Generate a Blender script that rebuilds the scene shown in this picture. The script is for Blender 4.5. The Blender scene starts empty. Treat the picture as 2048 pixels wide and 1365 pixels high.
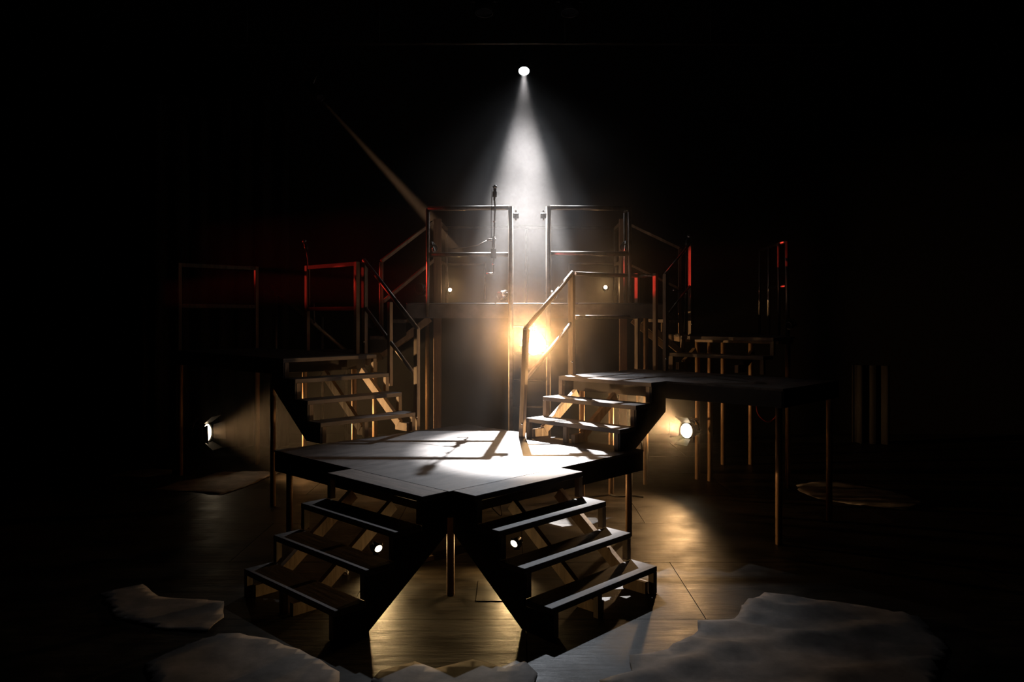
import bpy, bmesh, math, random
from mathutils import Vector, Matrix
random.seed(7)
S = bpy.context.scene
C = S.collection
PI = math.pi

# ------------------------------------------------------------------ camera
CAM_H = 2.0565
FPX = 1572.0
cam = bpy.data.cameras.new('camera')
cam.sensor_width = 36.0
cam.lens = FPX / 2048 * 36
cam.shift_y = -(682.5 - 630.0) / 2048
cam.clip_end = 60
camo = bpy.data.objects.new('camera', cam)
C.objects.link(camo)
camo.location = (0, 0, CAM_H)
camo.rotation_euler = (PI / 2, 0, 0)
S.camera = camo

# ------------------------------------------------------------------ world, view
w = bpy.data.worlds.new('world'); S.world = w; w.use_nodes = True
w.node_tree.nodes['Background'].inputs[0].default_value = (0.5, 0.35, 0.3, 1)
w.node_tree.nodes['Background'].inputs[1].default_value = 0.0
S.view_settings.view_transform = 'Standard'
S.view_settings.look = 'None'
S.view_settings.exposure = 0.2
S.view_settings.gamma = 1.0
S.view_settings.use_curve_mapping = False
cy = S.cycles
cy.use_denoising = True
cy.max_bounces = 4
cy.diffuse_bounces = 2
cy.glossy_bounces = 1
cy.volume_bounces = 0
cy.transparent_max_bounces = 6
cy.caustics_reflective = False
cy.caustics_refractive = False
cy.sample_clamp_indirect = 2.0
cy.volume_step_rate = 1.0
cy.volume_max_steps = 160
cy.use_adaptive_sampling = True
cy.adaptive_threshold = 0.04

# ------------------------------------------------------------------ lights (powers; the lamps are built further down)
POW = dict(top_core=22000, top_mid=1400, top_field=80, centre=650, centre_glow=2600, centre_spill=60, right=190, pole_beam=1100, left=850,
           under_l=26, under_r=26, back_l=10, back_r=10, shaft=15000, red_a=11000, red_b=700)
WARM = (1.0, 0.57, 0.24)
AMBER = (1.0, 0.66, 0.28)
COOL = (1.0, 0.965, 0.95)
BLUE = (0.86, 0.92, 1.0)


def look(o, src, dst):
    o.rotation_euler = (Vector(dst) - Vector(src)).to_track_quat('-Z', 'Y').to_euler()


def spot(name, src, dst, power, col, deg, blend, rad, parent=None):
    l = bpy.data.lights.new(name, 'SPOT')
    l.energy = power; l.color = col
    l.spot_size = math.radians(deg); l.spot_blend = blend
    l.shadow_soft_size = rad
    o = bpy.data.objects.new(name, l); C.objects.link(o)
    o.location = src; look(o, src, dst)
    if parent:
        o.parent = parent
        o.matrix_parent_inverse = (Matrix.Translation(parent.location) @ parent.rotation_euler.to_matrix().to_4x4()).inverted()
    return o


# red side lights, their lamps stand out of frame
spot('red_side_light', (-10.5, 9.48, 2.04), (2.0, 9.46, 2.58), POW['red_a'], (1.0, 0.05, 0.03), 3.2, 0.3, 0.04)
spot('red_back_light', (-9.2, 13.0, 3.2), (-2.2, 9.8, 2.75), POW['red_b'], (1.0, 0.05, 0.03), 10, 0.4, 0.05)


# ------------------------------------------------------------------ materials
def nodes_of(name):
    m = bpy.data.materials.new(name); m.use_nodes = True
    nt = m.node_tree
    return m, nt, nt.nodes, nt.links, nt.nodes['Principled BSDF']


def surf(name, c1, c2, rough=0.6, metal=0.0, scale=(6, 6, 6), bump=0.15, rough2=None, spec=0.5, detail=6, dist=0.01):
    m, nt, N, L, b = nodes_of(name)
    tc = N.new('ShaderNodeTexCoord'); mp = N.new('ShaderNodeMapping')
    mp.inputs['Scale'].default_value = scale
    L.new(tc.outputs['Object'], mp.inputs['Vector'])
    n = N.new('ShaderNodeTexNoise'); n.inputs['Scale'].default_value = 1.0
    n.inputs['Detail'].default_value = detail; n.inputs['Roughness'].default_value = 0.62
    L.new(mp.outputs['Vector'], n.inputs['Vector'])
    r = N.new('ShaderNodeValToRGB')
    r.color_ramp.elements[0].position = 0.3; r.color_ramp.elements[1].position = 0.72
    r.color_ramp.elements[0].color = (*c1, 1); r.color_ramp.elements[1].color = (*c2, 1)
    L.new(n.outputs['Fac'], r.inputs['Fac']); L.new(r.outputs['Color'], b.inputs['Base Color'])
    b.inputs['Roughness'].default_value = rough
    b.inputs['Metallic'].default_value = metal
    b.inputs['Specular IOR Level'].default_value = spec
    if rough2 is not None:
        mr = N.new('ShaderNodeMapRange')
        mr.inputs['To Min'].default_value = rough; mr.inputs['To Max'].default_value = rough2
        L.new(n.outputs['Fac'], mr.inputs['Value']); L.new(mr.outputs['Result'], b.inputs['Roughness'])
    if bump:
        bn = N.new('ShaderNodeBump'); bn.inputs['Strength'].default_value = bump
        bn.inputs['Distance'].default_value = dist
        L.new(n.outputs['Fac'], bn.inputs['Height']); L.new(bn.outputs['Normal'], b.inputs['Normal'])
    return m


M = {}
M['deck'] = surf('black_deck_paint', (0.042, 0.035, 0.033), (0.15, 0.13, 0.122), 0.40, 0, (3, 11, 11), 0.35, 0.66)
M['fascia'] = surf('scuffed_black_fascia', (0.10, 0.085, 0.078), (0.22, 0.19, 0.17), 0.6, 0, (5, 5, 5), 0.15)
M['panel'] = surf('black_side_panel', (0.02, 0.017, 0.015), (0.045, 0.036, 0.03), 0.7, 0, (4, 4, 4), 0.12)
M['wood'] = surf('raw_timber', (0.20, 0.125, 0.07), (0.44, 0.30, 0.18), 0.62, 0, (16, 16, 2.2), 0.3)
M['tread'] = surf('worn_dark_timber', (0.065, 0.05, 0.042), (0.20, 0.155, 0.13), 0.6, 0, (2.5, 22, 22), 0.3)
M['stud'] = surf('weathered_timber', (0.13, 0.09, 0.06), (0.32, 0.23, 0.155), 0.65, 0, (20, 20, 3), 0.3)
M['brownpost'] = surf('red_brown_timber', (0.15, 0.08, 0.05), (0.30, 0.17, 0.10), 0.6, 0, (24, 24, 2), 0.3)
M['steel'] = surf('dark_steel_tube', (0.16, 0.135, 0.115), (0.34, 0.29, 0.25), 0.34, 0.85, (9, 9, 9), 0.08, 0.5)
M['rust'] = surf('rusty_steel_leg', (0.22, 0.12, 0.06), (0.40, 0.25, 0.13), 0.5, 0.35, (14, 14, 5), 0.2)
M['black_metal'] = surf('black_lamp_housing', (0.012, 0.012, 0.012), (0.03, 0.028, 0.026), 0.4, 0.3, (30, 30, 30), 0.05)
M['chrome'] = surf('polished_aluminium', (0.6, 0.58, 0.55), (0.75, 0.73, 0.7), 0.22, 1.0, (8, 8, 8), 0.03)
def floor_mat():
    m, nt, N, L, b = nodes_of('painted_hardboard_floor')
    tc = N.new('ShaderNodeTexCoord'); inf = N.new('ShaderNodeObjectInfo')
    add = N.new('ShaderNodeVectorMath'); add.operation = 'ADD'
    L.new(tc.outputs['Object'], add.inputs[0]); L.new(inf.outputs['Location'], add.inputs[1])
    def noise(scale, sc, det, lo, hi, c0, c1):
        mp = N.new('ShaderNodeMapping'); mp.inputs['Scale'].default_value = scale; L.new(add.outputs[0], mp.inputs['Vector'])
        n = N.new('ShaderNodeTexNoise'); n.inputs['Scale'].default_value = sc; n.inputs['Detail'].default_value = det; n.inputs['Roughness'].default_value = 0.65
        L.new(mp.outputs[0], n.inputs['Vector'])
        r = N.new('ShaderNodeValToRGB'); r.color_ramp.elements[0].position = lo; r.color_ramp.elements[1].position = hi
        r.color_ramp.elements[0].color = (*c0, 1); r.color_ramp.elements[1].color = (*c1, 1)
        L.new(n.outputs['Fac'], r.inputs['Fac'])
        return n, r
    n1, r1 = noise((1, 6, 1), 2.2, 9, 0.34, 0.70, (0.010, 0.0075, 0.005), (0.044, 0.032, 0.019))
    n2, r2 = noise((1, 1, 1), 2.6, 6, 0.32, 0.66, (0.35, 0.35, 0.35), (1.15, 1.15, 1.15))
    mx = N.new('ShaderNodeMix'); mx.data_type = 'RGBA'; mx.blend_type = 'MULTIPLY'; mx.inputs[0].default_value = 1.0
    L.new(r1.outputs[0], mx.inputs[6]); L.new(r2.outputs[0], mx.inputs[7]); L.new(mx.outputs[2], b.inputs['Base Color'])
    mr = N.new('ShaderNodeMapRange'); mr.inputs['From Min'].default_value = 0.3; mr.inputs['From Max'].default_value = 0.7
    mr.inputs['To Min'].default_value = 0.34; mr.inputs['To Max'].default_value = 0.58
    L.new(n2.outputs['Fac'], mr.inputs['Value']); L.new(mr.outputs[0], b.inputs['Roughness'])
    b.inputs['Specular IOR Level'].default_value = 0.24
    bn = N.new('ShaderNodeBump'); bn.inputs['Strength'].default_value = 0.5; bn.inputs['Distance'].default_value = 0.01
    L.new(n1.outputs['Fac'], bn.inputs['Height']); L.new(bn.outputs[0], b.inputs['Normal'])
    return m


M['floor'] = floor_mat()
M['slab'] = surf('dark_subfloor', (0.008, 0.007, 0.006), (0.014, 0.012, 0.01), 0.8)
M['cloth'] = surf('grey_canvas_cloth', (0.11, 0.095, 0.085), (0.27, 0.235, 0.21), 0.85, 0, (5, 5, 5), 0.25)
M['drape'] = surf('black_velvet_drape', (0.012, 0.010, 0.009), (0.025, 0.02, 0.018), 0.9, 0, (8, 8, 2), 0.1)
M['wall'] = surf('black_painted_wall', (0.008, 0.007, 0.007), (0.014, 0.012, 0.011), 0.9)
M['rubber'] = surf('black_cable', (0.01, 0.01, 0.01), (0.02, 0.02, 0.02), 0.5)
M['redcable'] = surf('red_cable', (0.45, 0.05, 0.03), (0.6, 0.08, 0.05), 0.5)
M['paper'] = surf('white_paper', (0.7, 0.68, 0.64), (0.8, 0.78, 0.74), 0.7)
M['mesh'] = surf('microphone_grille', (0.28, 0.27, 0.26), (0.5, 0.48, 0.46), 0.35, 0.8, (120, 120, 120), 0.5)


def emis(name, col, strength):
    m = bpy.data.materials.new(name); m.use_nodes = True
    nt = m.node_tree; nt.nodes.clear()
    e = nt.nodes.new('ShaderNodeEmission'); o = nt.nodes.new('ShaderNodeOutputMaterial')
    e.inputs[0].default_value = (*col, 1); e.inputs[1].default_value = strength
    nt.links.new(e.outputs[0], o.inputs[0])
    return m


M['lens_cool'] = emis('lit_cool_lens', (0.9, 0.95, 1.0), 9)
M['lens_warm'] = emis('lit_warm_lens', (1.0, 0.78, 0.5), 11)
M['lens_small'] = emis('lit_small_lens', (1.0, 0.85, 0.62), 6)
gm, nt, N, L, b = nodes_of('dark_lens_glass')
b.inputs['Base Color'].default_value = (0.03, 0.03, 0.035, 1); b.inputs['Roughness'].default_value = 0.08
M['lens_off'] = gm

# ------------------------------------------------------------------ mesh helpers
def V(*a): return Vector(a)


def box(bm, x0, x1, y0, y1, z0, z1):
    vs = [bm.verts.new(p) for p in ((x0, y0, z0), (x1, y0, z0), (x1, y1, z0), (x0, y1, z0),
                                    (x0, y0, z1), (x1, y0, z1), (x1, y1, z1), (x0, y1, z1))]
    for f in ((3, 2, 1, 0), (4, 5, 6, 7), (0, 1, 5, 4), (1, 2, 6, 5), (2, 3, 7, 6), (3, 0, 4, 7)):
        bm.faces.new([vs[i] for i in f])


def basis(d, up=None):
    d = Vector(d).normalized()
    up = Vector(up) if up else (Vector((0, 0, 1)) if abs(d.z) < 0.95 else Vector((0, 1, 0)))
    s = d.cross(up).normalized()
    return d, s, s.cross(d).normalized()


def beam(bm, p0, p1, wd, ht, up=None):
    p0, p1 = Vector(p0), Vector(p1)
    d, s, u = basis(p1 - p0, up)
    vs = []
    for p in (p0, p1):
        for a, c in ((-1, -1), (1, -1), (1, 1), (-1, 1)):
            vs.append(bm.verts.new(p + s * (a * wd / 2) + u * (c * ht / 2)))
    for f in ((0, 1, 2, 3), (7, 6, 5, 4), (0, 4, 5, 1), (1, 5, 6, 2), (2, 6, 7, 3), (3, 7, 4, 0)):
        bm.faces.new([vs[i] for i in f])


def tube(bm, pts, r, seg=10, caps=True):
    pts = [Vector(p) for p in pts]
    rings = []
    prev = None
    for i, p in enumerate(pts):
        d = (pts[min(i + 1, len(pts) - 1)] - pts[max(i - 1, 0)])
        d, s, u = basis(d, prev)
        prev = u
        rr = r[i] if isinstance(r, (list, tuple)) else r
        rings.append([bm.verts.new(p + s * (rr * math.cos(2 * PI * k / seg)) + u * (rr * math.sin(2 * PI * k / seg))) for k in range(seg)])
    for a, b2 in zip(rings, rings[1:]):
        for k in range(seg):
            f = bm.faces.new((a[k], a[(k + 1) % seg], b2[(k + 1) % seg], b2[k])); f.smooth = True
    if caps:
        bm.faces.new(rings[0][::-1]); bm.faces.new(rings[-1])


def lathe(bm, prof, origin, axis, seg=20, smooth=True):
    """prof: list of (distance along axis, radius)"""
    d, s, u = basis(axis)
    o = Vector(origin)
    rings = []
    for t, r in prof:
        rings.append([bm.verts.new(o + d * t + s * (r * math.cos(2 * PI * k / seg)) + u * (r * math.sin(2 * PI * k / seg))) for k in range(seg)])
    for a, b2 in zip(rings, rings[1:]):
        for k in range(seg):
            f = bm.faces.new((a[k], a[(k + 1) % seg], b2[(k + 1) % seg], b2[k])); f.smooth = smooth


def disc(bm, c, axis, r, seg=20):
    d, s, u = basis(axis)
    c = Vector(c)
    bm.faces.new([bm.verts.new(c + s * (r * math.cos(2 * PI * k / seg)) + u * (r * math.sin(2 * PI * k / seg))) for k in range(seg)])


def prism(bm, poly, f0, f1):
    """poly of 2-tuples, f0/f1 map a 2-tuple to 3D for the two ends"""
    a = [bm.verts.new(f0(*p)) for p in poly]; c = [bm.verts.new(f1(*p)) for p in poly]
    bm.faces.new(a); bm.faces.new(c[::-1])
    n = len(poly)
    for i in range(n):
        bm.faces.new((a[i], c[i], c[(i + 1) % n], a[(i + 1) % n]))


def obj(name, bm, mat, parent=None, bevel=0.0):
    bmesh.ops.recalc_face_normals(bm, faces=bm.faces)
    me = bpy.data.meshes.new(name); bm.to_mesh(me); bm.free()
    me.materials.append(M[mat] if isinstance(mat, str) else mat)
    o = bpy.data.objects.new(name, me); C.objects.link(o)
    if parent: o.parent = parent
    if bevel:
        m = o.modifiers.new('bevel', 'BEVEL'); m.width = bevel; m.segments = 1; m.limit_method = 'ANGLE'
    return o


def part(name, mat, parent, fn, *a, bevel=0.0, **k):
    bm = bmesh.new(); fn(bm, *a, **k)
    return obj(name, bm, mat, parent, bevel)


def thing(name, label, cat, loc=(0, 0, 0), rz=0.0, group=None):
    o = bpy.data.objects.new(name, None); C.objects.link(o)
    o.location = loc; o.rotation_euler = (0, 0, rz); o.empty_display_size = 0.1
    o['label'] = label; o['category'] = cat
    if group: o['group'] = group
    return o


def tag(o, label, cat, group=None, kind=None):
    o['label'] = label; o['category'] = cat
    if group: o['group'] = group
    if kind: o['kind'] = kind
    return o


def struct(name, mat, fn, *a, **k):
    o = part(name, mat, None, fn, *a, **k); o['kind'] = 'structure'
    return o


# stage frame turned 45 degrees: a runs right and back, b runs left and back from the front corner P0
TH = 0.7692
P0 = Vector((-0.448, 5.585, 0))
A = Vector((math.sin(TH), math.cos(TH), 0)); B = Vector((-math.cos(TH), math.sin(TH), 0))
RA = math.atan2(A.y, A.x)            # z rotation that turns local x into a (and local y into b)


def ab(a, b, z=0.0): return P0 + A * a + B * b + Vector((0, 0, z))


def at(u, v, d):
    """point of the place seen at photo pixel u, v at depth d"""
    return Vector(((u - 1024) / FPX * d, d, CAM_H - (v - 630) / FPX * d))


# ------------------------------------------------------------------ room shell
floor = struct('floor', 'slab', box, -13, 13, 1.5, 13.6, -0.12, -0.008)
def floor_panels():
    bm = bmesh.new(); box(bm, 0.003, 2.437, 0.003, 1.217, -0.008, 0.0)
    bmesh.ops.recalc_face_normals(bm, faces=bm.faces)
    me = bpy.data.meshes.new('floor_panel'); bm.to_mesh(me); bm.free(); me.materials.append(M['floor'])
    for j in range(-4, 6):
        for i in range(-6, 5):
            x = 1.31 + i * 2.44 + (1.22 if j % 2 else 0); y = 5.31 + j * 1.22
            o = bpy.data.objects.new('floor_panel', me); C.objects.link(o); o.parent = floor
            o.location = (x, y, random.uniform(-0.0012, 0.0))
            if y > 12.9: o.location.y = y
floor_panels()
struct('wall_back', 'wall', box, -13, 13, 13.6, 13.75, -0.12, 7.6)
struct('wall_left', 'wall', box, -13.15, -13, 1.5, 13.75, -0.12, 7.6)
struct('wall_right', 'wall', box, 13, 13.15, 1.5, 13.75, -0.12, 7.6)
struct('ceiling', 'wall', box, -13.15, 13.15, 1.5, 13.75, 7.6, 7.75)


def curtain(label, x0, y0, x1, y1, z0, z1, folds, amp):
    bm = bmesh.new(); n = folds * 8
    d = Vector((x1 - x0, y1 - y0, 0)); nrm = Vector((-d.y, d.x, 0)).normalized()
    rows = []
    for z in (z0, z0 + 0.4 * (z1 - z0), z1):
        row = []
        for i in range(n + 1):
            t = i / n
            ph = t * folds * 2 * PI
            p = Vector((x0, y0, 0)) + d * t + nrm * (amp * (math.sin(ph) + 0.35 * math.sin(2.3 * ph + 1)))
            row.append(bm.verts.new((p.x, p.y, z)))
        rows.append(row)
    for a, c in zip(rows, rows[1:]):
        for i in range(n):
            f = bm.faces.new((a[i], a[i + 1], c[i + 1], c[i])); f.smooth = True
    o = obj('stage_curtain', bm, 'drape')
    s = o.modifiers.new('thick', 'SOLIDIFY'); s.thickness = 0.012
    return tag(o, label, 'curtain', 'black masking curtains')


curtain('black folded curtain behind the high platform with two guard rails', -5.6, 11.9, -3.5, 12.3, 0.01, 5.4, 7, 0.07)
curtain('low black folded curtain standing far beyond the reddish torn cloth', 5.45, 12.6, 5.95, 12.4, 0.01, 1.25, 3, 0.06)


# ------------------------------------------------------------------ platforms
def platform(label, origin, rz, poly, z, thick, legs, boards, leg_r=0.03, leg_mat='rust', name='stage_platform', lap=0.02, skirt='panel', nose=0.0):
    """poly in local xy (counter-clockwise); deck boards split along local x"""
    t = thing(name, label, 'platform', (origin.x, origin.y, 0), rz)
    for (x0, x1, y0, y1) in boards:
        part('deck_board', 'deck', t, box, x0 + 0.002, x1 - 0.002, y0 + 0.002 - nose, y1 - 0.002, z - lap, z, bevel=nose)
    n = len(poly)
    cx = sum(p[0] for p in poly) / n; cyy = sum(p[1] for p in poly) / n
    for i in range(n):
        p, q = Vector((*poly[i], 0)), Vector((*poly[(i + 1) % n], 0))
        d = (q - p).normalized(); inn = Vector((-d.y, d.x, 0)) * 0.0125
        e = d * 0.0125
        part('fascia', skirt, t, beam, p + inn + e + V(0, 0, z - lap - thick / 2), q + inn - e + V(0, 0, z - lap - thick / 2), 0.025, thick)
    for (x, y) in legs:
        part('leg', leg_mat, t, tube, [(x, y, 0.0), (x, y, z - lap - 0.001)], leg_r, 12)
    return t


Z1, ZL, ZR, ZB, ZC = 0.8, 1.6, 1.4, 2.2, 1.8
LA, LB = 2.41, 2.444
platform('low black square platform in the middle that four stairs meet', ab(0, 0), RA,
         [(0, 0), (LA, 0), (LA, LB), (0, LB)], Z1, 0.17,
         [(0.13, 0.13), (LA - 0.1, 0.1), (0.1, LB - 0.1), (LA - 0.1, LB - 0.1)],
         [(0, LA, 0, LB / 2), (0, LA, LB / 2, LB)])
platform('high black platform with two timber guard rails at its far edges', ab(0.5, 3.394), RA,
         [(0, 0), (1.2, 0), (1.2, 2.5), (0, 2.5)], ZL, 0.15,
         [(0.08, 0.12), (1.12, 0.12), (0.07, 2.43), (1.13, 2.43), (1.13, 1.22)],
         [(0, 1.2, 0, 1.25), (0, 1.2, 1.25, 2.5)])
platform('black platform on thin legs above the lamp that hangs on a pole', ab(2.945, -1.1), RA,
         [(0, 0), (1.25, 0), (1.25, 2.4), (0, 2.4)], ZR, 0.15,
         [(0.07, 0.07), (1.18, 0.07), (0.07, 2.33), (0.6, 2.33)],
         [(0, 1.25, 0, 1.2), (0, 1.25, 1.2, 2.4)])

# bridge at the back
BX0, BX1, BY0, BY1 = -1.27, 1.86, 9.42, 11.25
platform('long raised bridge deck at the back, above the bright warm lamp', Vector((0, 0, 0)), 0,
         [(BX0, BY0), (BX1, BY0), (BX1, BY1), (BX0, BY1)], ZB, 0.165,
         [(-1.2, 11.15), (1.79, 11.15), (1.62, 9.52)],
         [(BX0, -0.2, BY0, BY1), (-0.2, 0.8, BY0, BY1), (0.8, BX1, BY0, BY1)], name='bridge_platform', skirt='fascia', nose=0.009)


def poly_platform(label, poly, z, thick, legs, name, stand=None):
    c = Vector((poly[0][0], poly[0][1], 0))
    t = thing(name, label, 'platform', c)
    pl = [(p[0] - c.x, p[1] - c.y) for p in poly]
    part('deck_board', 'deck', t, prism, pl, lambda x, y: (x, y, z), lambda x, y: (x, y, z - 0.02))
    n = len(pl)
    for i in range(n):
        p, q = Vector((*pl[i], 0)), Vector((*pl[(i + 1) % n], 0))
        d = (q - p).normalized(); inn = Vector((-d.y, d.x, 0)) * 0.02
        part('fascia', 'stud', t, beam, p + inn + d * 0.03 + V(0, 0, z - 0.021 - thick / 2), q + inn - d * 0.03 + V(0, 0, z - 0.021 - thick / 2), 0.03, thick)
    for (x, y) in legs:
        part('leg', 'rust', t, tube, [(x - c.x, y - c.y, 0.0), (x - c.x, y - c.y, z - 0.021)], 0.032, 12)
    return t


poly_platform('upper landing at the end of the bridge, reached by red-lit steps',
              [(2.25, 9.80), (3.08, 9.0), (3.33, 9.25), (3.36, 10.9), (2.09, 10.9), (2.09, 9.80)], ZC, 0.06,
              [(2.32, 9.83), (2.45, 9.72), (3.27, 9.32), (3.28, 10.8), (2.9, 10.8)], 'landing_platform')
poly_platform('small three-cornered landing between high platform and bridge steps',
              [(-1.70, 9.23), (-1.70, 10.36), (-2.85, 10.36), (-2.84, 10.30)], ZL, 0.12,
              [(-1.78, 10.2)], 'corner_landing')


# ------------------------------------------------------------------ stairs
def stair(label, origin, xdir, z0, n, W, run, rise, closed, frames, panel=None, studmat='stud', foot=True, drop=0.30):
    t = thing('stair_unit', label, 'stairs', (origin.x, origin.y, z0), math.atan2(xdir.y, xdir.x))
    th = 0.042
    for k in range(n):
        zt = (n - k) * rise
        part('tread', 'tread', t, box, 0, W, k * run + 0.002, (k + 1) * run, zt - th, zt, bevel=0.003)
    H = n * rise
    if panel is None:
        panel = [(0.004, H - th - 0.001)]
        for k in range(n):
            zt = (n - k) * rise - th - 0.001
            y1 = (k + 1) * run - 0.004
            panel.append((y1, zt))
            if k < n - 1: panel.append((y1, zt - rise))
        panel += [(n * run - 0.004, 0.0), (n * run - 0.26, 0.0), (0.004, max(H - drop, 0.0))]
    if closed is not None:
        x0, x1 = (0.0, 0.02) if closed == 0 else (W - 0.02, W)
        part('side_panel', 'panel', t, prism, panel, lambda y, z: (x0, y, z), lambda y, z: (x1, y, z))
    for x in frames:
        # sloped bearer with a short foot
        y0, za = 0.03, H - rise * 0.95
        y1, zb = n * run - 0.20, 0.045
        part('stringer', 'wood', t, beam, (x, y0, za), (x, y1, zb + 0.02), 0.045, 0.09)
        if foot:
            part('foot_block', 'wood', t, box, x - 0.022, x + 0.022, y1 - 0.05, n * run - 0.05, 0.0, 0.085)
    ends = [0.022 if closed != 0 else 0.045, W - (0.022 if closed != 1 else 0.045)]
    for k in range(n):
        zt = (n - k) * rise - th - 0.001; zb = max(zt - rise + th, 0)
        yk = (k + 1) * run
        for x in ends:
            part('stud', studmat, t, box, x - 0.022, x + 0.022, yk - 0.047, yk - 0.002, zb + 0.001, zt)
    for xm in frames[1:2]:
        k = n - 1; yk = n * run
        part('stud', studmat, t, box, xm + 0.05, xm + 0.095, yk - 0.05, yk - 0.01, 0.0, rise - th - 0.001)
    return t


mA, mB = -A, -B
stair('front stair going down toward the dark floor, treads in shadow', ab(-0.001, 0.012), B, 0, 4, 1.18, 0.2345, 0.2, 0, [1.12, 0.60])
stair('front stair with pale-lit treads beside the torn grey cloth', ab(1.215, -0.001), mA, 0, 4, 1.18, 0.2345, 0.2, 1, [0.06, 0.60])
stair('brightly lit stair of three treads with tube handrail, by centre lamp', ab(2.944, 0.107), B, Z1, 3, 1.18, 0.254, 0.2, 0, [1.12, 0.60])
stair('open timber stair of four dark treads up to high platform', ab(1.68, 3.392), mA, Z1, 4, 1.18, 0.234, 0.2, 1, [0.06, 0.56])
stair('short two-step timber stair edged in red light, behind thin-legged platform', ab(4.875, -0.2), B, ZR, 2, 1.2, 0.24, 0.2, None, [0.35, 1.12])
# steps at the two ends of the bridge
st = stair('grey-panelled steps from the bridge end down to corner landing', Vector((BX0 - 0.001, 9.46, 0)), Vector((0, 1, 0)), ZL, 2, 0.85, 0.222, 0.2, 0, [0.8], foot=False,
           panel=[(0.002, 0.357), (0.218, 0.357), (0.218, 0.157), (0.440, 0.157), (0.440, 0.0), (0.30, 0.0), (0.002, 0.21)])
part('stringer', 'wood', st, beam, (0.03, -0.28, 0.41), (0.03, 0.30, -0.03), 0.04, 0.08)
st = stair('single dark step between the bridge end and upper landing', Vector((BX1 + 0.001, 10.75, 0)), Vector((0, -1, 0)), ZC, 1, 1.2, 0.222, 0.2, None, [], foot=False)
part('brace', 'wood', st, beam, (1.16, -0.26, 0.18), (1.16, 0.20, -0.20), 0.04, 0.07)
part('brace', 'wood', st, beam, (0.3, -0.26, 0.18), (0.3, 0.20, -0.20), 0.04, 0.07)

# ------------------------------------------------------------------ guard rails and handrails
def rail(name, label, parts, base):
    """parts: (part name, material, kind, p0, p1, size...)"""
    base = Vector((base[0], base[1], base[2]))
    t = thing(name, label, 'railing', base)
    for pn, mat, kind, p0, p1, *sz in parts:
        p0, p1 = Vector(p0) - base, Vector(p1) - base
        if kind == 't': part(pn, mat, t, tube, [p0, p1], sz[0], 12)
        else: part(pn, mat, t, beam, p0, p1, sz[0], sz[1], sz[2] if len(sz) > 2 else None, bevel=0.003)
    return t


def up(p, z0, z1): return V(p[0], p[1], z0), V(p[0], p[1], z1)


# high platform, far edge
p, q = ab(0.57, 5.86), ab(1.63, 5.86)
rail('guard_rail', 'timber guard rail at far edge of high platform, above the hanging side lamp',
     [('post', 'wood', 'b', *up(p, ZL, 2.72), 0.05, 0.045, A), ('post', 'wood', 'b', *up(q, ZL, 2.72), 0.05, 0.045, A),
      ('top_rail', 'stud', 'b', V(p.x, p.y, 2.695) + A * 0.025, V(q.x, q.y, 2.695) - A * 0.025, 0.04, 0.05),
      ('mid_rail', 'stud', 'b', V(p.x, p.y, 2.17) + A * 0.025, V(q.x, q.y, 2.17) - A * 0.025, 0.04, 0.05)], (p.x, p.y, ZL))
p, q = ab(1.66, 4.60), ab(1.66, 3.52)
rail('guard_rail', 'timber guard rail holding a red-lit microphone, on the high platform',
     [('post', 'wood', 'b', *up(p, ZL, 2.68), 0.055, 0.05, A), ('post', 'wood', 'b', *up(q, ZL, 2.68), 0.055, 0.05, A),
      ('top_rail', 'panel', 'b', V(p.x, p.y, 2.655) - B * 0.03, V(q.x, q.y, 2.655) + B * 0.03, 0.04, 0.05),  # both rails coloured near black, standing in for shade from the red light
      ('mid_rail', 'panel', 'b', V(p.x, p.y, 2.13) - B * 0.03, V(q.x, q.y, 2.13) + B * 0.03, 0.04, 0.05)], (p.x, p.y, ZL))


def stair_rail(label, top, mid, bot, zt0, zt1, zm0, zm1, zb0, zb1, across, drop=0.53, rr=0.024, lean=0.0):
    """top/mid/bot: xy of posts; posts from z0 to z1; handrail joins top and bottom posts"""
    base = (bot.x, bot.y, zb0)
    L2 = [('post', 'stud', 'b', *up(top, zt0, zt1), 0.07, 0.045, across), ('post', 'stud', 'b', V(bot.x, bot.y, zb0), V(bot.x + lean, bot.y, zb1), 0.06, 0.045, across)]
    if mid is not None: L2.append(('post', 'stud', 'b', *up(mid, zm0, zm1), 0.05, 0.045, across))
    o = Vector((across.x, across.y, 0)) * 0.0
    d = (Vector((bot.x, bot.y, zb1)) - Vector((top.x, top.y, zt1))).normalized()
    L2 += [('handrail', 'steel', 't', V(top.x, top.y, zt1 + 0.012) - d * 0.02 + o, V(bot.x + lean, bot.y, zb1 + 0.012) + d * 0.03 + o, rr),
           ('mid_rail', 'steel', 't', V(top.x, top.y, zt1 - drop) + o, V(bot.x + lean * 0.5, bot.y, zb1 - drop) + o, rr * 0.9)]
    t = rail('stair_handrail', label, L2, base)
    for pt in (top, bot):
        z = (zt0 if pt is top else zb0) + 0.14
        c = Vector((pt.x, pt.y, z)) - Vector(base)
        part('bolt', 'chrome', t, lathe, [(0, 0.0), (0, 0.012), (0.012, 0.012), (0.016, 0.0)], c - Vector((0, 0.036, 0)), (0, -1, 0), 8)
    return t


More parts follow.
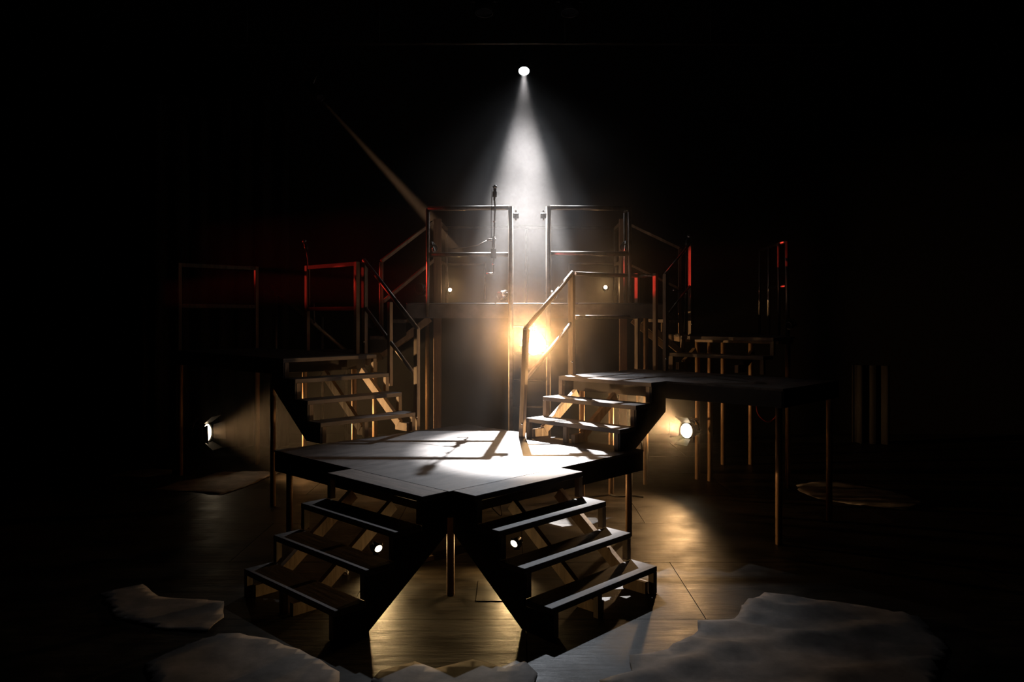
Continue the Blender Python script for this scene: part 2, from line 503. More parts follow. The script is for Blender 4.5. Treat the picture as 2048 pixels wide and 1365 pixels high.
stair_rail('handrail of the four-tread stair, red along its upper half', ab(1.735, 3.47), ab(1.735, 2.98), ab(1.735, 2.50),
           ZL, 2.68, 1.25, 2.20, Z1, 1.90, A)
stair_rail('steel handrail shining beside the bright warm centre lamp', ab(2.98, 1.345), None, ab(2.18, 1.345), ZR, 2.50, 0, 0, Z1, 1.905, A, lean=0.045)
p, q = ab(3.03, 1.345), ab(4.22, 1.345)
rail('guard_rail', 'steel guard rail running back from the shining handrail post',
     [('post', 'stud', 'b', *up(q, ZR, 2.56), 0.05, 0.045, A),
      ('top_rail', 'steel', 't', V(p.x, p.y, 2.51), V(q.x, q.y, 2.53), 0.024),
      ('mid_rail', 'steel', 't', V(p.x, p.y, 2.03), V(q.x, q.y, 2.03), 0.022)], (q.x, q.y, ZR))
q2 = ab(4.17, 1.05).to_2d(); q3 = ab(4.16, 0.90).to_2d(); q4 = Vector((2.20, 9.66))
rail('guard_rail', 'short low guard rail closing the gap before the red-lit steps',
     [('post', 'stud', 'b', *up(q2, ZR, 2.55), 0.05, 0.045, B),
      ('top_rail', 'steel', 't', V(q.x + 0.03, q.y - 0.02, 2.525), V(q2.x - 0.02, q2.y + 0.02, 2.525), 0.018)], (q2.x, q2.y, ZR))
stair_rail('slanting handrail with two red-lit posts, up to the upper landing', q4, None, q3, ZC, 2.93, 0, 0, ZR, 2.53, B, drop=0.5, rr=0.014)

# bridge front rails: two frames with an open middle, a ladder under the opening
rail('guard_rail', 'steel guard rail frame on the bridge with a microphone clamped to it',
     [('post', 'steel', 't', V(-1.005, BY0 - 0.035, ZB - 0.17), V(-1.005, BY0 - 0.035, 3.325), 0.022),
      ('top_rail', 'steel', 't', V(-1.005, BY0 - 0.035, 3.325), V(-0.04, BY0 - 0.035, 3.335), 0.028),
      ('mid_rail', 'steel', 't', V(-0.985, BY0 - 0.035, 2.775), V(-0.045, BY0 - 0.035, 2.775), 0.027)], (-1.005, BY0 - 0.035, ZB - 0.17))
rail('guard_rail', 'steel guard rail frame on the bridge without a microphone',
     [('post', 'steel', 't', V(1.405, BY0 - 0.035, ZB), V(1.405, BY0 - 0.035, 3.33), 0.022),
      ('post', 'steel', 't', V(1.40, BY0 + 0.33, ZB), V(1.40, BY0 + 0.33, 3.33), 0.018),
      ('side_rail', 'steel', 't', V(1.405, BY0 - 0.035, 3.33), V(1.40, BY0 + 0.33, 3.33), 0.02),
      ('top_rail', 'steel', 't', V(0.46, BY0 - 0.035, 3.335), V(1.405, BY0 - 0.035, 3.33), 0.028),
      ('mid_rail', 'steel', 't', V(0.465, BY0 - 0.035, 2.79), V(1.385, BY0 - 0.035, 2.785), 0.027)], (1.405, BY0 - 0.035, ZB))
t = thing('access_ladder', 'steel ladder below the bridge opening, its stiles rising to the rails', 'ladder', (0.21, BY0 - 0.035, 0))
for x in (-0.225, 0.225):
    part('stile', 'steel', t, tube, [(x, 0, 0), (x, 0, 3.35)], 0.031, 14)
for z in (0.32, 0.64, 0.955, 1.275, 1.595, 1.915):
    part('rung', 'steel', t, tube, [(-0.196, 0, z), (0.196, 0, z)], 0.014, 8)
for s in (-1, 1):   # couplers at the stile tops
    c = part('coupler', 'black_metal', t, lathe, [(0, 0.0), (0, 0.034), (0.07, 0.034), (0.07, 0)], (s * 0.20 - 0.0, 0.0 - 0.0, 3.24), (-s * 1.0, 0, 0), 10)
    part('bolt', 'chrome', c, tube, [(s * 0.165, -0.02, 3.275), (s * 0.165, -0.02, 3.30)], 0.012, 8)
    part('bolt', 'chrome', c, tube, [(s * 0.165, -0.02, 3.18), (s * 0.165, -0.02, 3.205)], 0.012, 8)

# thick timber posts on the bridge and back rail
def tall_post(label, x, y, back):
    t = thing('timber_post', label, 'post', (x, y, 0))
    part('shaft', 'brownpost', t, box, -0.05, 0.05, -0.04, 0.04, 0, 3.30, bevel=0.004)
    return t


tall_post('thick red-brown timber post behind the guard rail with microphone', -0.967, 10.2, 11.2)
tall_post('thick red-brown timber post behind the rail without microphone', 1.44, 10.2, 11.2)
YB = 11.2
rail('guard_rail', 'faint guard rail along the far side of the bridge, in haze',
     [('post', 'steel', 't', V(-0.93, YB, ZB), V(-0.93, YB, 3.30), 0.022), ('post', 'steel', 't', V(1.47, YB, ZB), V(1.47, YB, 3.30), 0.022),
      ('top_rail', 'steel', 't', V(-0.93, YB, 3.30), V(1.47, YB, 3.30), 0.022),
      ('mid_rail', 'steel', 't', V(-0.91, YB, 2.775), V(-0.385, YB, 2.775), 0.018), ('mid_rail', 'steel', 't', V(0.81, YB, 2.785), V(1.45, YB, 2.785), 0.018),
      ('upright', 'steel', 't', V(-0.385, YB, ZB), V(-0.385, YB, 2.79), 0.016), ('upright', 'steel', 't', V(0.81, YB, ZB), V(0.81, YB, 2.80), 0.016),
      ('upright', 'steel', 't', V(0.2, YB, ZB), V(0.2, YB, 3.28), 0.02),
      ('side_rail', 'wood', 'b', V(-0.96, 10.26, 3.27), V(-0.935, YB - 0.03, 3.27), 0.04, 0.05), ('side_rail', 'wood', 'b', V(1.445, 10.26, 3.27), V(1.465, YB - 0.03, 3.27), 0.04, 0.05),
      ('side_rail', 'wood', 'b', V(-0.96, 10.26, 2.76), V(-0.935, YB - 0.03, 2.76), 0.035, 0.04), ('side_rail', 'wood', 'b', V(1.445, 10.26, 2.76), V(1.465, YB - 0.03, 2.76), 0.035, 0.04)], (-0.93, YB, ZB))
pb = V(-1.60, 9.62, 0)
rail('stair_handrail', 'slanting timber handrail climbing from corner landing to the bridge',
     [('post', 'brownpost', 'b', V(-1.60, 9.62, ZL + 0.001 + 0.2), V(-1.60, 9.62, 2.70), 0.045, 0.045, (0, 1, 0)),
      ('handrail', 'wood', 'b', V(-1.60, 9.62, 2.71), V(-1.02, 10.18, 3.26), 0.04, 0.04), ('mid_rail', 'wood', 'b', V(-1.58, 9.64, 2.22), V(-1.02, 10.18, 2.76), 0.04, 0.04)], (-1.60, 9.62, ZL + 0.201))
rail('stair_handrail', 'slanting timber handrail dropping from the bridge to upper landing',
     [('post', 'brownpost', 'b', V(2.13, 9.98, ZC), V(2.13, 9.98, 2.89), 0.04, 0.04, (0, 1, 0)),
      ('handrail', 'wood', 'b', V(2.13, 9.98, 2.90), V(1.495, 10.18, 3.24), 0.035, 0.035), ('mid_rail', 'wood', 'b', V(2.12, 9.98, 2.39), V(1.495, 10.18, 2.72), 0.03, 0.03)], (2.13, 9.98, ZC))
# tall rail at the end of the upper landing
rail('guard_rail', 'tall dark guard rail of four red-edged tubes beyond the upper landing',
     [('post', 'steel', 't', V(3.27, 9.32, ZC), V(3.26, 9.32, 2.93), 0.026), ('post', 'steel', 't', V(3.27, 9.62, ZC), V(3.24, 9.55, 2.93), 0.018),
      ('post', 'steel', 't', V(3.28, 10.05, ZC), V(3.28, 10.02, 2.92), 0.02), ('post', 'steel', 't', V(3.29, 10.45, ZC), V(3.29, 10.42, 2.90), 0.018),
      ('top_rail', 'steel', 't', V(3.26, 9.32, 2.93), V(3.29, 10.42, 2.91), 0.018), ('mid_rail', 'steel', 't', V(3.27, 9.32, 2.40), V(3.28, 10.04, 2.40), 0.016)], (3.27, 9.32, ZC))
# escape stair rail far behind the high platform
pa, pz = at(540, 572, 11.6), at(692, 702, 11.6)
rail('stair_handrail', 'faint grey slanting handrail in the dark behind the high platform',
     [('handrail', 'steel', 't', pa, pz, 0.03), ('post', 'steel', 't', V(pa.x + 0.09, 11.6, 0), V(pa.x + 0.09, 11.6, pa.z - 0.09), 0.025),
      ('post', 'steel', 't', V(-2.8, 11.6, 0), V(-2.8, 11.6, 2.02), 0.025), ('post', 'steel', 't', V(pz.x, 11.6, 0), V(pz.x, 11.6, pz.z), 0.025)], (pa.x + 0.09, 11.6, 0))


# ------------------------------------------------------------------ stage lamps
def lamp(label, src, aim, r, length, lens, yoke=True, hang=None, doors=False, group='stage lamps', name='stage_lamp', light=None, foot=False, body='black_metal'):
    """src: centre of the lens; the can runs back from it. hang: point the yoke arm reaches to."""
    src, aim = Vector(src), Vector(aim)
    d = (aim - src).normalized()
    base = src - d * length
    t = thing(name, label, 'stage lamp', base, 0, group)
    o = src - base
    part('housing', body, t, lathe, [(0.0, 0.0), (0.0, r * 0.5), (length * 0.12, r * 0.72), (length * 0.45, r * 0.82), (length * 0.6, r), (length * 1.06, r * 1.06), (length * 1.06, r * 0.97), (length * 0.96, r * 0.93)], V(0, 0, 0), d, 22)
    part('lens', lens, t, disc, o - d * (length * 0.02), d, r * 0.93, 24)
    _, s, u = basis(d)
    c = d * (length * 0.5)
    if yoke:
        pts = []
        vert = -1 if foot else 1
        for k in range(9):
            a = PI * k / 8
            pts.append(c + s * (math.cos(a) * r * 1.28) + V(0, 0, vert) * (math.sin(a) * r * 1.5))
        part('yoke', 'black_metal', t, tube, pts, 0.012, 6)
        for q in (-1, 1):
            part('knob', 'black_metal', t, tube, [c + s * (q * r * 0.9), c + s * (q * r * 1.55)], 0.016, 8)
        top = c + V(0, 0, vert) * (r * 1.5)
        if hang is not None:
            h = Vector(hang) - base
            part('clamp', 'chrome', t, tube, [top, h], 0.016, 8)
        if foot:
            part('floor_base', 'black_metal', t, box, top.x - r * 0.7, top.x + r * 0.7, top.y - r * 0.5, top.y + r * 0.5, top.z - 0.02, top.z)
    if doors:
        f = o + d * (length * 0.08)
        for (e1, e2) in ((s, u), (-s, u), (u, s), (-u, s)):
            bm = bmesh.new()
            pp = [f + e1 * r * 1.03 + e2 * r * 0.75, f + e1 * r * 1.03 - e2 * r * 0.75,
                  f + e1 * r * 1.75 - e2 * r * 1.0 + d * r * 1.0, f + e1 * r * 1.75 + e2 * r * 1.0 + d * r * 1.0]
            vs = [bm.verts.new(x) for x in pp] + [bm.verts.new(x + e1 * 0.004) for x in pp]
            for ff in ((0, 1, 2, 3), (7, 6, 5, 4), (0, 4, 5, 1), (1, 5, 6, 2), (2, 6, 7, 3), (3, 7, 4, 0)): bm.faces.new([vs[i] for i in ff])
            obj('barn_door', bm, 'black_metal', t)
    if light:
        nm, pw, col, deg, bl = light[:5]
        rad = light[5] if len(light) > 5 else r * 0.5
        spot(nm, src + d * (0.03 + rad * 0.2), src + d * 3, pw, col, deg, bl, rad, t)
    return t


# top back light
TS = at(1048, 142, 11.72); TA = Vector((0.10, 7.6, 0.8))
tl = lamp('white spotlight high above the bridge throwing the hazy beam', TS, TA, 0.085, 0.28, 'lens_cool', hang=(TS.x, 11.87, TS.z + 0.44),
          light=('top_beam', POW['top_core'], COOL, 20, 0.9, 0.03), group='overhead lamps')
spot('top_spill', TS + (TA - TS).normalized() * 0.04, TA + Vector((0, -0.6, 0)), POW['top_field'], BLUE, 56, 1.0, 0.03, tl)
spot('top_halo', TS + (TA - TS).normalized() * 0.04, TA, POW['top_mid'], BLUE, 34, 1.0, 0.03, tl)
# the pipe it hangs on, with two more lamps
t = thing('lighting_pipe', 'dark steel lighting pipe high overhead above the spotlight', 'pipe', (0, 11.87, TS.z + 0.46))
part('tube', 'steel', t, tube, [(-5, 0, 0), (5, 0, 0)], 0.024, 10)
for s in (-4, -2, 0.8, 3):
    part('hanger', 'black_metal', t, tube, [(s, 0, 0.02), (s, 0, 7.6 - TS.z - 0.46)], 0.006, 6)
for u, lab in ((968, 'unlit overhead can with a brown rim, above the spotlight'), (1140, 'unlit overhead can, its rim nearly lost in the dark')):
    c = at(u, 24, 9.0)
    lamp(lab, c, c + Vector((0, -0.15, -1)), 0.1, 0.26, 'lens_off', hang=(c.x, c.y + 0.04, c.z + 0.45), group='overhead lamps')
c = at(1054, 24, 9.0)
t = thing('lighting_pipe', 'dark steel pipe carrying the two unlit overhead cans', 'pipe', (0, 9.04, c.z + 0.46))
part('tube', 'steel', t, tube, [(-5, 0, 0), (5, 0, 0)], 0.024, 10)
for s in (-4, -1.5, 1.5, 4):
    part('hanger', 'black_metal', t, tube, [(s, 0, 0.02), (s, 0, 7.6 - c.z - 0.46)], 0.006, 6)

# warm lamp under the bridge
cs = at(1068, 692, 9.12)
cl = lamp('bright warm lamp hanging below the bridge edge before the ladder', cs, (0.12, 4.0, 1.8), 0.11, 0.2, 'lens_warm', hang=(cs.x, BY0 + 0.01, 2.02),
     light=('centre_light', POW['centre'], (1.0, 0.52, 0.20), 31, 0.4, 0.04), group='warm lamps')
spot('centre_glow', cs + Vector((0, -0.05, 0)), (0.15, 5.0, 3.0), POW['centre_glow'], (1.0, 0.52, 0.20), 64, 1.0, 0.05, cl)
spot('centre_spill', cs + Vector((0, -0.05, 0)), (0.1, 5.0, 1.2), POW['centre_spill'], WARM, 130, 1.0, 0.06, cl)
# lamp on the pole under the thin-legged platform
rs = at(1373, 862, 9.55)
rl = lamp('warm lamp with barn doors on a pole under thin-legged platform', rs, (-1.3, 6.6, 0.85), 0.095, 0.2, 'lens_warm', hang=(2.32, 9.80, rs.z + 0.1), doors=True,
     light=('pole_light', POW['right'], WARM, 100, 0.9, 0.05), group='warm lamps')
spot('pole_beam', rs + (Vector((-0.9, 6.4, 2.05)) - rs).normalized() * 0.05, (-0.9, 6.4, 2.05), POW['pole_beam'], WARM, 46, 1.0, 0.04, rl)
# lamp on the leg of the high platform
ls = at(414, 866, 10.15)
lamp('round lamp hung sideways from the rusty leg of high platform', ls, ls + Vector((1.0, -0.16, 0.05)), 0.12, 0.24, 'lens_warm', hang=(-4.33, 10.17, ls.z - 0.02), doors=True,
     light=('leg_light', POW['left'], WARM, 72, 0.8, 0.05), group='warm lamps')
# two floor lamps under the low platform
us = at(757, 1098, 6.42)
lamp('small floor lamp glowing behind the shadowed front stair', us, us + Vector((0.55, -0.8, -0.28)), 0.034, 0.09, 'lens_small', foot=True,
     light=('floor_light', POW['under_l'], AMBER, 125, 1.0, 0.02), group='floor lamps')
us = at(1028, 1088, 6.42)
lamp('small floor lamp glowing behind the pale-lit front stair', us, us + Vector((-0.5, -0.8, -0.28)), 0.034, 0.09, 'lens_small', foot=True,
     light=('floor_light', POW['under_r'], AMBER, 125, 1.0, 0.02), group='floor lamps')
# small lit lamps at the back of the bridge
us = at(900, 580, 11.0)
lamp('tiny lit lamp on the bridge beside the thick post with microphone rail', us, us + Vector((0.35, -1, 0.05)), 0.028, 0.08, 'lens_small', foot=True,
     light=('back_light', POW['back_l'], WARM, 80, 0.8, 0.02), group='lamps on the bridge')
us = at(1211, 575, 11.0)
lamp('tiny lit lamp on the bridge beside the other thick post', us, us + Vector((-0.2, -1, 0.05)), 0.028, 0.08, 'lens_small', foot=True,
     light=('back_light', POW['back_r'], WARM, 80, 0.8, 0.02), group='lamps on the bridge')
# unlit shiny cans
us = at(1000, 592, 9.62)
lamp('unlit chrome lamp standing on the bridge deck left of the opening', us, us + Vector((-0.55, -0.6, -0.35)), 0.05, 0.13, 'lens_off', foot=True, group='lamps on the bridge', body='chrome')
us = at(1108, 592, 9.62)
lamp('unlit chrome lamp on the bridge deck, half behind the shining handrail', us, us + Vector((0.4, -0.6, -0.35)), 0.05, 0.13, 'lens_off', foot=True, group='lamps on the bridge', body='chrome')
us = at(868, 497, 9.5)
lamp('unlit black lamp clamped to bridge mid rail by the thick post', us, us + Vector((0.5, -0.6, -0.1)), 0.045, 0.11, 'lens_off', hang=(-0.93, BY0 - 0.0, 2.81), group='lamps on the bridge')
us = at(1247, 495, 9.5)
lamp('unlit black lamp clamped to mid rail of the bridge end post', us, us + Vector((-0.5, -0.6, -0.1)), 0.045, 0.11, 'lens_off', hang=(1.36, BY0 + 0.0, 2.82), group='lamps on the bridge')
us = at(838, 577, 10.0)
lamp('unlit black lamp on the bridge end beside slanting timber handrail', us, us + Vector((-0.4, -1, -0.1)), 0.06, 0.16, 'lens_off', foot=True, group='lamps on the bridge')
us = at(742, 648, 9.75)
lamp('unlit black lamp behind the red handrail post of high platform', us, us + Vector((0.5, -1, 0.1)), 0.05, 0.13, 'lens_off', hang=(-1.72, 9.9, 2.0), group='lamps on the bridge')
us = at(1578, 652, 9.27)
lamp('pale lamp clamped low on the tall red-edged guard rail', us, us + Vector((-0.7, -0.4, -0.2)), 0.045, 0.09, 'lens_off', hang=(3.27, 9.32, us.z + 0.07), group='lamps on the bridge', body='chrome')
# profile lamp sending the thin amber shaft down across the bridge
ss = at(640, 196, 11.3)
lamp('dark overhead lamp sending a thin amber shaft down to the bridge', ss, (-0.15, 10.55, 2.3), 0.06, 0.34, 'lens_off', hang=(ss.x, 11.87, TS.z + 0.44),
     light=('shaft_light', POW['shaft'], (1.0, 0.55, 0.28), 4.8, 1.0, 0.02), group='overhead lamps')


# ------------------------------------------------------------------ microphones
def microphone(label, head, tip_dir, base_pts, r_pole, extra=None):
    head = Vector(head); d = Vector(tip_dir).normalized()
    b0 = Vector(base_pts[-1])
    t = thing('microphone_stand', label, 'microphone', b0)
    h = head - b0
    prof = [(-0.028 + 0.056 * k / 8, max(0.001, 0.028 * math.sin(PI * k / 8))) for k in range(9)]
    mc = part('microphone', 'black_metal', t, lathe, [(-0.16, 0.0), (-0.16, 0.011), (-0.02, 0.020), (-0.015, 0.0)], h, d, 14)
    part('grille', 'mesh', mc, lathe, prof, h, d, 14)
    part('clip', 'black_metal', t, tube, [h - d * 0.12, h - d * 0.05], 0.026, 10)
    part('pole', 'black_metal', t, tube, [h - d * 0.12] + [Vector(p) - b0 for p in base_pts], r_pole, 8)
    return t, b0


hd = at(990, 374, 9.34)
t, b0 = microphone('microphone on a thin pole rising above the bridge rail', hd, (0.05, -0.2, 1), [(hd.x, 9.36, 3.35), (hd.x - 0.02, 9.36, 2.55)], 0.009)
part('clamp', 'black_metal', t, box, -0.03, 0.035, -0.02, 0.03, 0.18, 0.29)
part('clamp_knob', 'chrome', t, tube, [(-0.07, 0, 0.40), (0.03, 0, 0.40)], 0.014, 8)
part('sleeve', 'black_metal', t, tube, [(0.0, 0, 0.30), (0.005, 0, 0.44)], 0.02, 10)
part('collar', 'chrome', t, tube, [(0.01, 0, 0.61), (0.01, 0, 0.625)], 0.016, 10)
part('collar', 'chrome', t, tube, [(0, 0, 0.10), (0, 0, 0.12)], 0.016, 10)
part('end_bar', 'chrome', t, tube, [(-0.08, 0, 0.0), (0.005, 0, 0.0)], 0.010, 8)
part('cable', 'rubber', t, tube, [(-0.015, -0.012, 1.0), (-0.025, -0.014, 0.7), (-0.025, -0.014, 0.4)], 0.004, 6)
part('cable', 'steel', t, tube, [(-0.08, 0.0, 0.39), (-0.18, 0.02, 0.34), (-0.32, 0.03, 0.31), (-0.5, 0.03, 0.295)], 0.005, 6)

hd = at(609, 483, 9.93)
t, b0 = microphone('red-lit microphone bent forward on the timber guard rail post', hd, (-0.25, -0.3, 1), [at(614, 505, 9.93), at(617, 528, 9.94), at(618, 600, 9.95), at(619, 622, 9.95)], 0.009)
part('clamp', 'black_metal', t, box, -0.01, 0.07, -0.03, 0.03, 0.0, 0.05)
part('clamp_arm', 'steel', t, tube, [(0.06, -0.03, 0.09), (0.07, -0.03, -0.16)], 0.010, 6)

hd = at(1378, 473, 9.8)
t, b0 = microphone('dim microphone leaning over the slanting handrail of upper landing', hd, (0.25, -0.2, 1), [at(1373, 495, 9.8), at(1372, 600, 9.85), (2.17, 9.9, ZC + 0.02)], 0.009)
part('round_base', 'black_metal', t, lathe, [(0, 0.0), (0, 0.11), (-0.02, 0.115), (-0.02, 0.0)], (0, 0, 0), (0, 0, 1), 18)
part('boom_arm', 'black_metal', t, tube, [(-0.12, -0.02, 0.54), (0.05, -0.02, 0.52)], 0.014, 8)
part('boom_weight', 'chrome', t, tube, [(-0.15, -0.02, 0.545), (-0.09, -0.02, 0.535)], 0.018, 8)
part('clamp_knob', 'black_metal', t, tube, [(0.02, -0.05, 0.50), (0.02, 0.02, 0.40)], 0.022, 8)

# ------------------------------------------------------------------ cables
def cable(label, pts, r, mat, n=10):
    P = [Vector(p) for p in pts]
    out = []
    for i in range(len(P) - 1):
        p0 = P[max(i - 1, 0)]; p1 = P[i]; p2 = P[i + 1]; p3 = P[min(i + 2, len(P) - 1)]
        for k in range(n):
            t = k / n
            out.append(0.5 * ((2 * p1) + (p2 - p0) * t + (2 * p0 - 5 * p1 + 4 * p2 - p3) * t * t + (3 * p1 - p0 - 3 * p2 + p3) * t ** 3))
    out.append(P[-1])
    bm = bmesh.new(); tube(bm, out, r, 6)
    return tag(obj('cable', bm, mat), label, 'cable')


cable('red cable hanging in a loop under the upper landing', [at(1512, 806, 9.2) + V(0, 0, 0.04), at(1516, 828, 9.2), at(1535, 844, 9.2), at(1551, 835, 9.2), at(1557, 816, 9.2), at(1554, 800, 9.2)], 0.009, 'redcable')
cable('thin black cable hanging above the sideways lamp', [at(378, 800, 10.1), at(370, 835, 10.12), at(360, 866, 10.12)], 0.006, 'rubber')
cable('black cable lying across the floor beyond the low platform leg', [(1.12, 8.95, 0.008), (1.22, 8.86, 0.008), (1.36, 8.9, 0.008), (1.48, 8.84, 0.008)], 0.01, 'rubber')
cable('pale cable end curling over the low platform edge', [at(1272, 886, 7.45), at(1280, 880, 7.5), at(1284, 895, 7.5), at(1283, 925, 7.5)], 0.006, 'steel')
cable('loose cable loop hanging behind the pale-lit front stair', [at(985, 1010, 6.55), at(984, 1016, 6.5), at(1002, 1032, 6.45), at(1001, 1010, 6.45)], 0.005, 'steel')


# ------------------------------------------------------------------ torn ground cloth
def flat(u, v): return at(u, v, FPX * CAM_H / (v - 630)).to_2d()


def cloth(label, pix, amp, zb=0.004, cell=0.07, seed=1):
    poly = [flat(*p) for p in pix]
    rnd = random.Random(seed)
    # ragged outline
    out = []
    for i in range(len(poly)):
        p, q = poly[i], poly[(i + 1) % len(poly)]
        n = max(1, int((q - p).length / 0.09))
        for k in range(n):
            j = Vector((rnd.uniform(-1, 1), rnd.uniform(-1, 1))) * 0.016 if k else Vector((0, 0))
            out.append(p + (q - p) * (k / n) + j)
    bm = bmesh.new()
    f = bm.faces.new([bm.verts.new((p.x, p.y, 0)) for p in out])
    x0 = min(p.x for p in out); x1 = max(p.x for p in out); y0 = min(p.y for p in out); y1 = max(p.y for p in out)
    for ax, lo, hi in ((0, x0, x1), (1, y0, y1)):
        c = lo + cell
        while c < hi:
            co = Vector((c, 0, 0)) if ax == 0 else Vector((0, c, 0)); no = Vector((1, 0, 0)) if ax == 0 else Vector((0, 1, 0))
            bmesh.ops.bisect_plane(bm, geom=bm.verts[:] + bm.edges[:] + bm.faces[:], plane_co=co, plane_no=no, dist=1e-5)
            c += cell
    folds = [(rnd.uniform(0, PI), rnd.uniform(5, 13), rnd.uniform(0, 6)) for _ in range(5)]
    for v in bm.verts:
        h = 0
        for a2, fr, ph in folds:
            s = (v.co.x * math.cos(a2) + v.co.y * math.sin(a2)) * fr + ph + 0.8 * math.sin(v.co.x * 2 + v.co.y * 3)
            h += max(0.0, math.sin(s)) ** 3
        v.co.z = zb + (0 if v.is_boundary else amp * h / 2)
    bmesh.ops.triangulate(bm, faces=bm.faces)
    for fc in bm.faces: fc.smooth = True
    o = obj('ground_cloth', bm, 'cloth')
    s = o.modifiers.new('thick', 'SOLIDIFY'); s.thickness = 0.003; s.offset = 1
    return tag(o, label, 'cloth', 'torn ground cloths on the floor')


cloth('large torn grey cloth with folds beside the pale-lit front stair', [(1198, 1364), (1264, 1345), (1259, 1313), (1336, 1301), (1396, 1264), (1395, 1243), (1468, 1241), (1490, 1208), (1529, 1187), (1600, 1196), (1700, 1210), (1830, 1235), (1900, 1300), (1860, 1420), (1300, 1430)], 0.03, seed=3)
cloth('torn dark grey cloth near the shadowed front stair, frontmost on that side', [(448, 1270), (552, 1284), (640, 1322), (679, 1347), (677, 1400), (560, 1430), (300, 1420), (290, 1330), (380, 1290)], 0.012, seed=5)
cloth('torn dark cloth lying beyond the frontmost dark one', [(285, 1170), (317, 1195), (388, 1201), (448, 1205), (448, 1237), (414, 1266), (330, 1262), (230, 1240), (200, 1190)], 0.01, seed=8)
cloth('pale torn cloth under the sideways lamp of high platform', [(300, 982), (360, 964), (407, 956), (430, 947), (489, 944), (536, 944), (560, 947), (534, 956), (489, 976), (440, 991), (380, 984)], 0.01, seed=11)
cloth('narrow pale cloth strip at the foot of the rusty leg', [(210, 955), (250, 944), (300, 938), (345, 941), (342, 950), (280, 956)], 0.008, seed=13)
cloth('reddish torn cloth beyond the thin-legged platform', [(1592, 972), (1640, 963), (1700, 968), (1790, 985), (1860, 1010), (1820, 1022), (1700, 1010), (1640, 1000), (1600, 985)], 0.01, seed=17)
cloth('low jagged cloth in front of the two front stairs', [(742, 1364), (760, 1345), (830, 1326), (870, 1340), (945, 1322), (1010, 1340), (1050, 1325), (1075, 1350), (1060, 1420), (800, 1420)], 0.006, seed=19)

# ------------------------------------------------------------------ small things on the floor
t = thing('timber_offcut', 'small timber wedge on the floor below the low platform', 'wood block', (-0.79, 6.55, 0), 0.7)
part('block', 'wood', t, prism, [(-0.13, 0.0), (0.13, 0.0), (0.13, 0.035), (-0.05, 0.05), (-0.13, 0.03)], lambda x, z: (x, -0.06, z), lambda x, z: (x, 0.06, z))
part('cleat', 'wood', t, box, -0.02, 0.12, -0.05, 0.05, 0.046, 0.085)
t = thing('small_box', 'small dark box on the floor behind the front leg', 'box', (-0.345, 7.0, 0), 0.1)
part('carton', 'panel', t, box, -0.07, 0.07, -0.06, 0.06, 0, 0.07)
part('lid', 'stud', t, box, -0.072, 0.072, -0.062, 0.062, 0.07, 0.082)
bm = bmesh.new(); bmesh.ops.create_icosphere(bm, subdivisions=2, radius=0.03)
for v in bm.verts: v.co *= random.uniform(0.6, 1.15)
for v in bm.verts: v.co.z = max(v.co.z, -0.02)
o = obj('paper_scrap', bm, 'paper'); o.location = (-1.31, 6.2, 0.021)
tag(o, 'crumpled white paper scrap seen through the shadowed front stair', 'paper')
for k, (u, v) in enumerate(((1164, 1045), (1168, 1051))):
    p = flat(u, v)
    o = part('paper_label', 'paper', None, box, -0.028, 0.028, -0.035, 0.035, 0, 0.002)
    o.location = (p.x, p.y, 0.001); o.rotation_euler = (0, 0, 0.2 * k)
    tag(o, ('upper of two' if k == 0 else 'lower of two') + ' small white labels on the floor under the platform', 'label', 'white floor labels')
p = flat(1000, 1182)
o = part('floor_patch', 'floor', None, box, -0.17, 0.22, -0.22, 0.22, 0, 0.003); o.location = (p.x, p.y, 0.0005)
tag(o, 'pale square patch on the floor beside the front leg', 'patch')

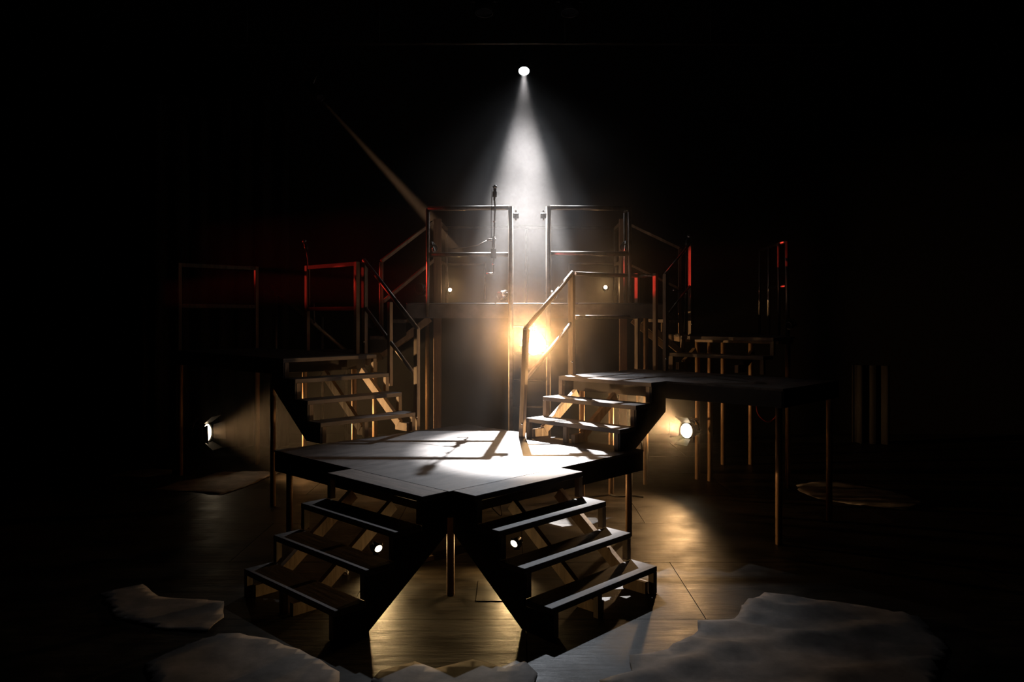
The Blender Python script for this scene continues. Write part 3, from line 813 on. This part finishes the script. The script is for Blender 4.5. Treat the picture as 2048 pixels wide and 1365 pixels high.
# ------------------------------------------------------------------ haze
def haze():
    m = bpy.data.materials.new('theatre_haze'); m.use_nodes = True
    nt = m.node_tree; N, L = nt.nodes, nt.links; N.clear()
    out = N.new('ShaderNodeOutputMaterial'); vs = N.new('ShaderNodeVolumeScatter')
    vs.inputs['Color'].default_value = (0.95, 0.93, 0.92, 1)
    vs.inputs['Anisotropy'].default_value = 0.75
    L.new(vs.outputs[0], out.inputs['Volume'])
    tc = N.new('ShaderNodeTexCoord')
    # puffs
    n1 = N.new('ShaderNodeTexNoise'); n1.inputs['Scale'].default_value = 0.9; n1.inputs['Detail'].default_value = 1
    L.new(tc.outputs['Object'], n1.inputs['Vector'])
    mr = N.new('ShaderNodeMapRange'); mr.inputs['From Min'].default_value = 0.3; mr.inputs['From Max'].default_value = 0.72
    mr.inputs['To Min'].default_value = 0.35; mr.inputs['To Max'].default_value = 1.5
    L.new(n1.outputs['Fac'], mr.inputs['Value'])
    # thicker around the middle of the stage, thinning outward and upward
    sub = N.new('ShaderNodeVectorMath'); sub.operation = 'SUBTRACT'; sub.inputs[1].default_value = (0.2, 10.4, 2.6)
    L.new(tc.outputs['Object'], sub.inputs[0])
    sc = N.new('ShaderNodeVectorMath'); sc.operation = 'MULTIPLY'; sc.inputs[1].default_value = (1 / 3.6, 1 / 4.4, 1 / 3.8)
    L.new(sub.outputs[0], sc.inputs[0])
    ln = N.new('ShaderNodeVectorMath'); ln.operation = 'LENGTH'; L.new(sc.outputs[0], ln.inputs[0])
    fr = N.new('ShaderNodeMapRange'); fr.interpolation_type = 'SMOOTHSTEP'
    fr.inputs['From Min'].default_value = 0.0; fr.inputs['From Max'].default_value = 1.5
    fr.inputs['To Min'].default_value = 1.0; fr.inputs['To Max'].default_value = 0.035
    L.new(ln.outputs['Value'], fr.inputs['Value'])
    mu = N.new('ShaderNodeMath'); mu.operation = 'MULTIPLY'; L.new(mr.outputs[0], mu.inputs[0]); L.new(fr.outputs[0], mu.inputs[1])
    # little of it above the lamp line or out in front of the bridge
    sx = N.new('ShaderNodeSeparateXYZ'); L.new(tc.outputs['Object'], sx.inputs[0])
    for sock, f0, f1, t0, t1 in ((sx.outputs['Z'], 3.2, 5.0, 1.0, 0.03), (sx.outputs['Y'], 7.8, 9.8, 0.25, 1.0)):
        g = N.new('ShaderNodeMapRange'); g.interpolation_type = 'SMOOTHSTEP'
        g.inputs['From Min'].default_value = f0; g.inputs['From Max'].default_value = f1
        g.inputs['To Min'].default_value = t0; g.inputs['To Max'].default_value = t1
        L.new(sock, g.inputs['Value'])
        k = N.new('ShaderNodeMath'); k.operation = 'MULTIPLY'; L.new(mu.outputs[0], k.inputs[0]); L.new(g.outputs[0], k.inputs[1]); mu = k
    m2 = N.new('ShaderNodeMath'); m2.operation = 'MULTIPLY'; m2.inputs[1].default_value = HAZE; L.new(mu.outputs[0], m2.inputs[0])
    L.new(m2.outputs[0], vs.inputs['Density'])
    m.cycles.volume_step_rate = 1.0
    m.cycles.volume_sampling = 'MULTIPLE_IMPORTANCE'
    bm = bmesh.new(); box(bm, -4.2, 4.0, 6.9, 12.6, 0.002, 6.0)
    o = obj('stage_haze', bm, m)
    tag(o, 'thin theatre haze hanging over the stage', 'haze', kind='stuff')


HAZE = 0.046
haze()
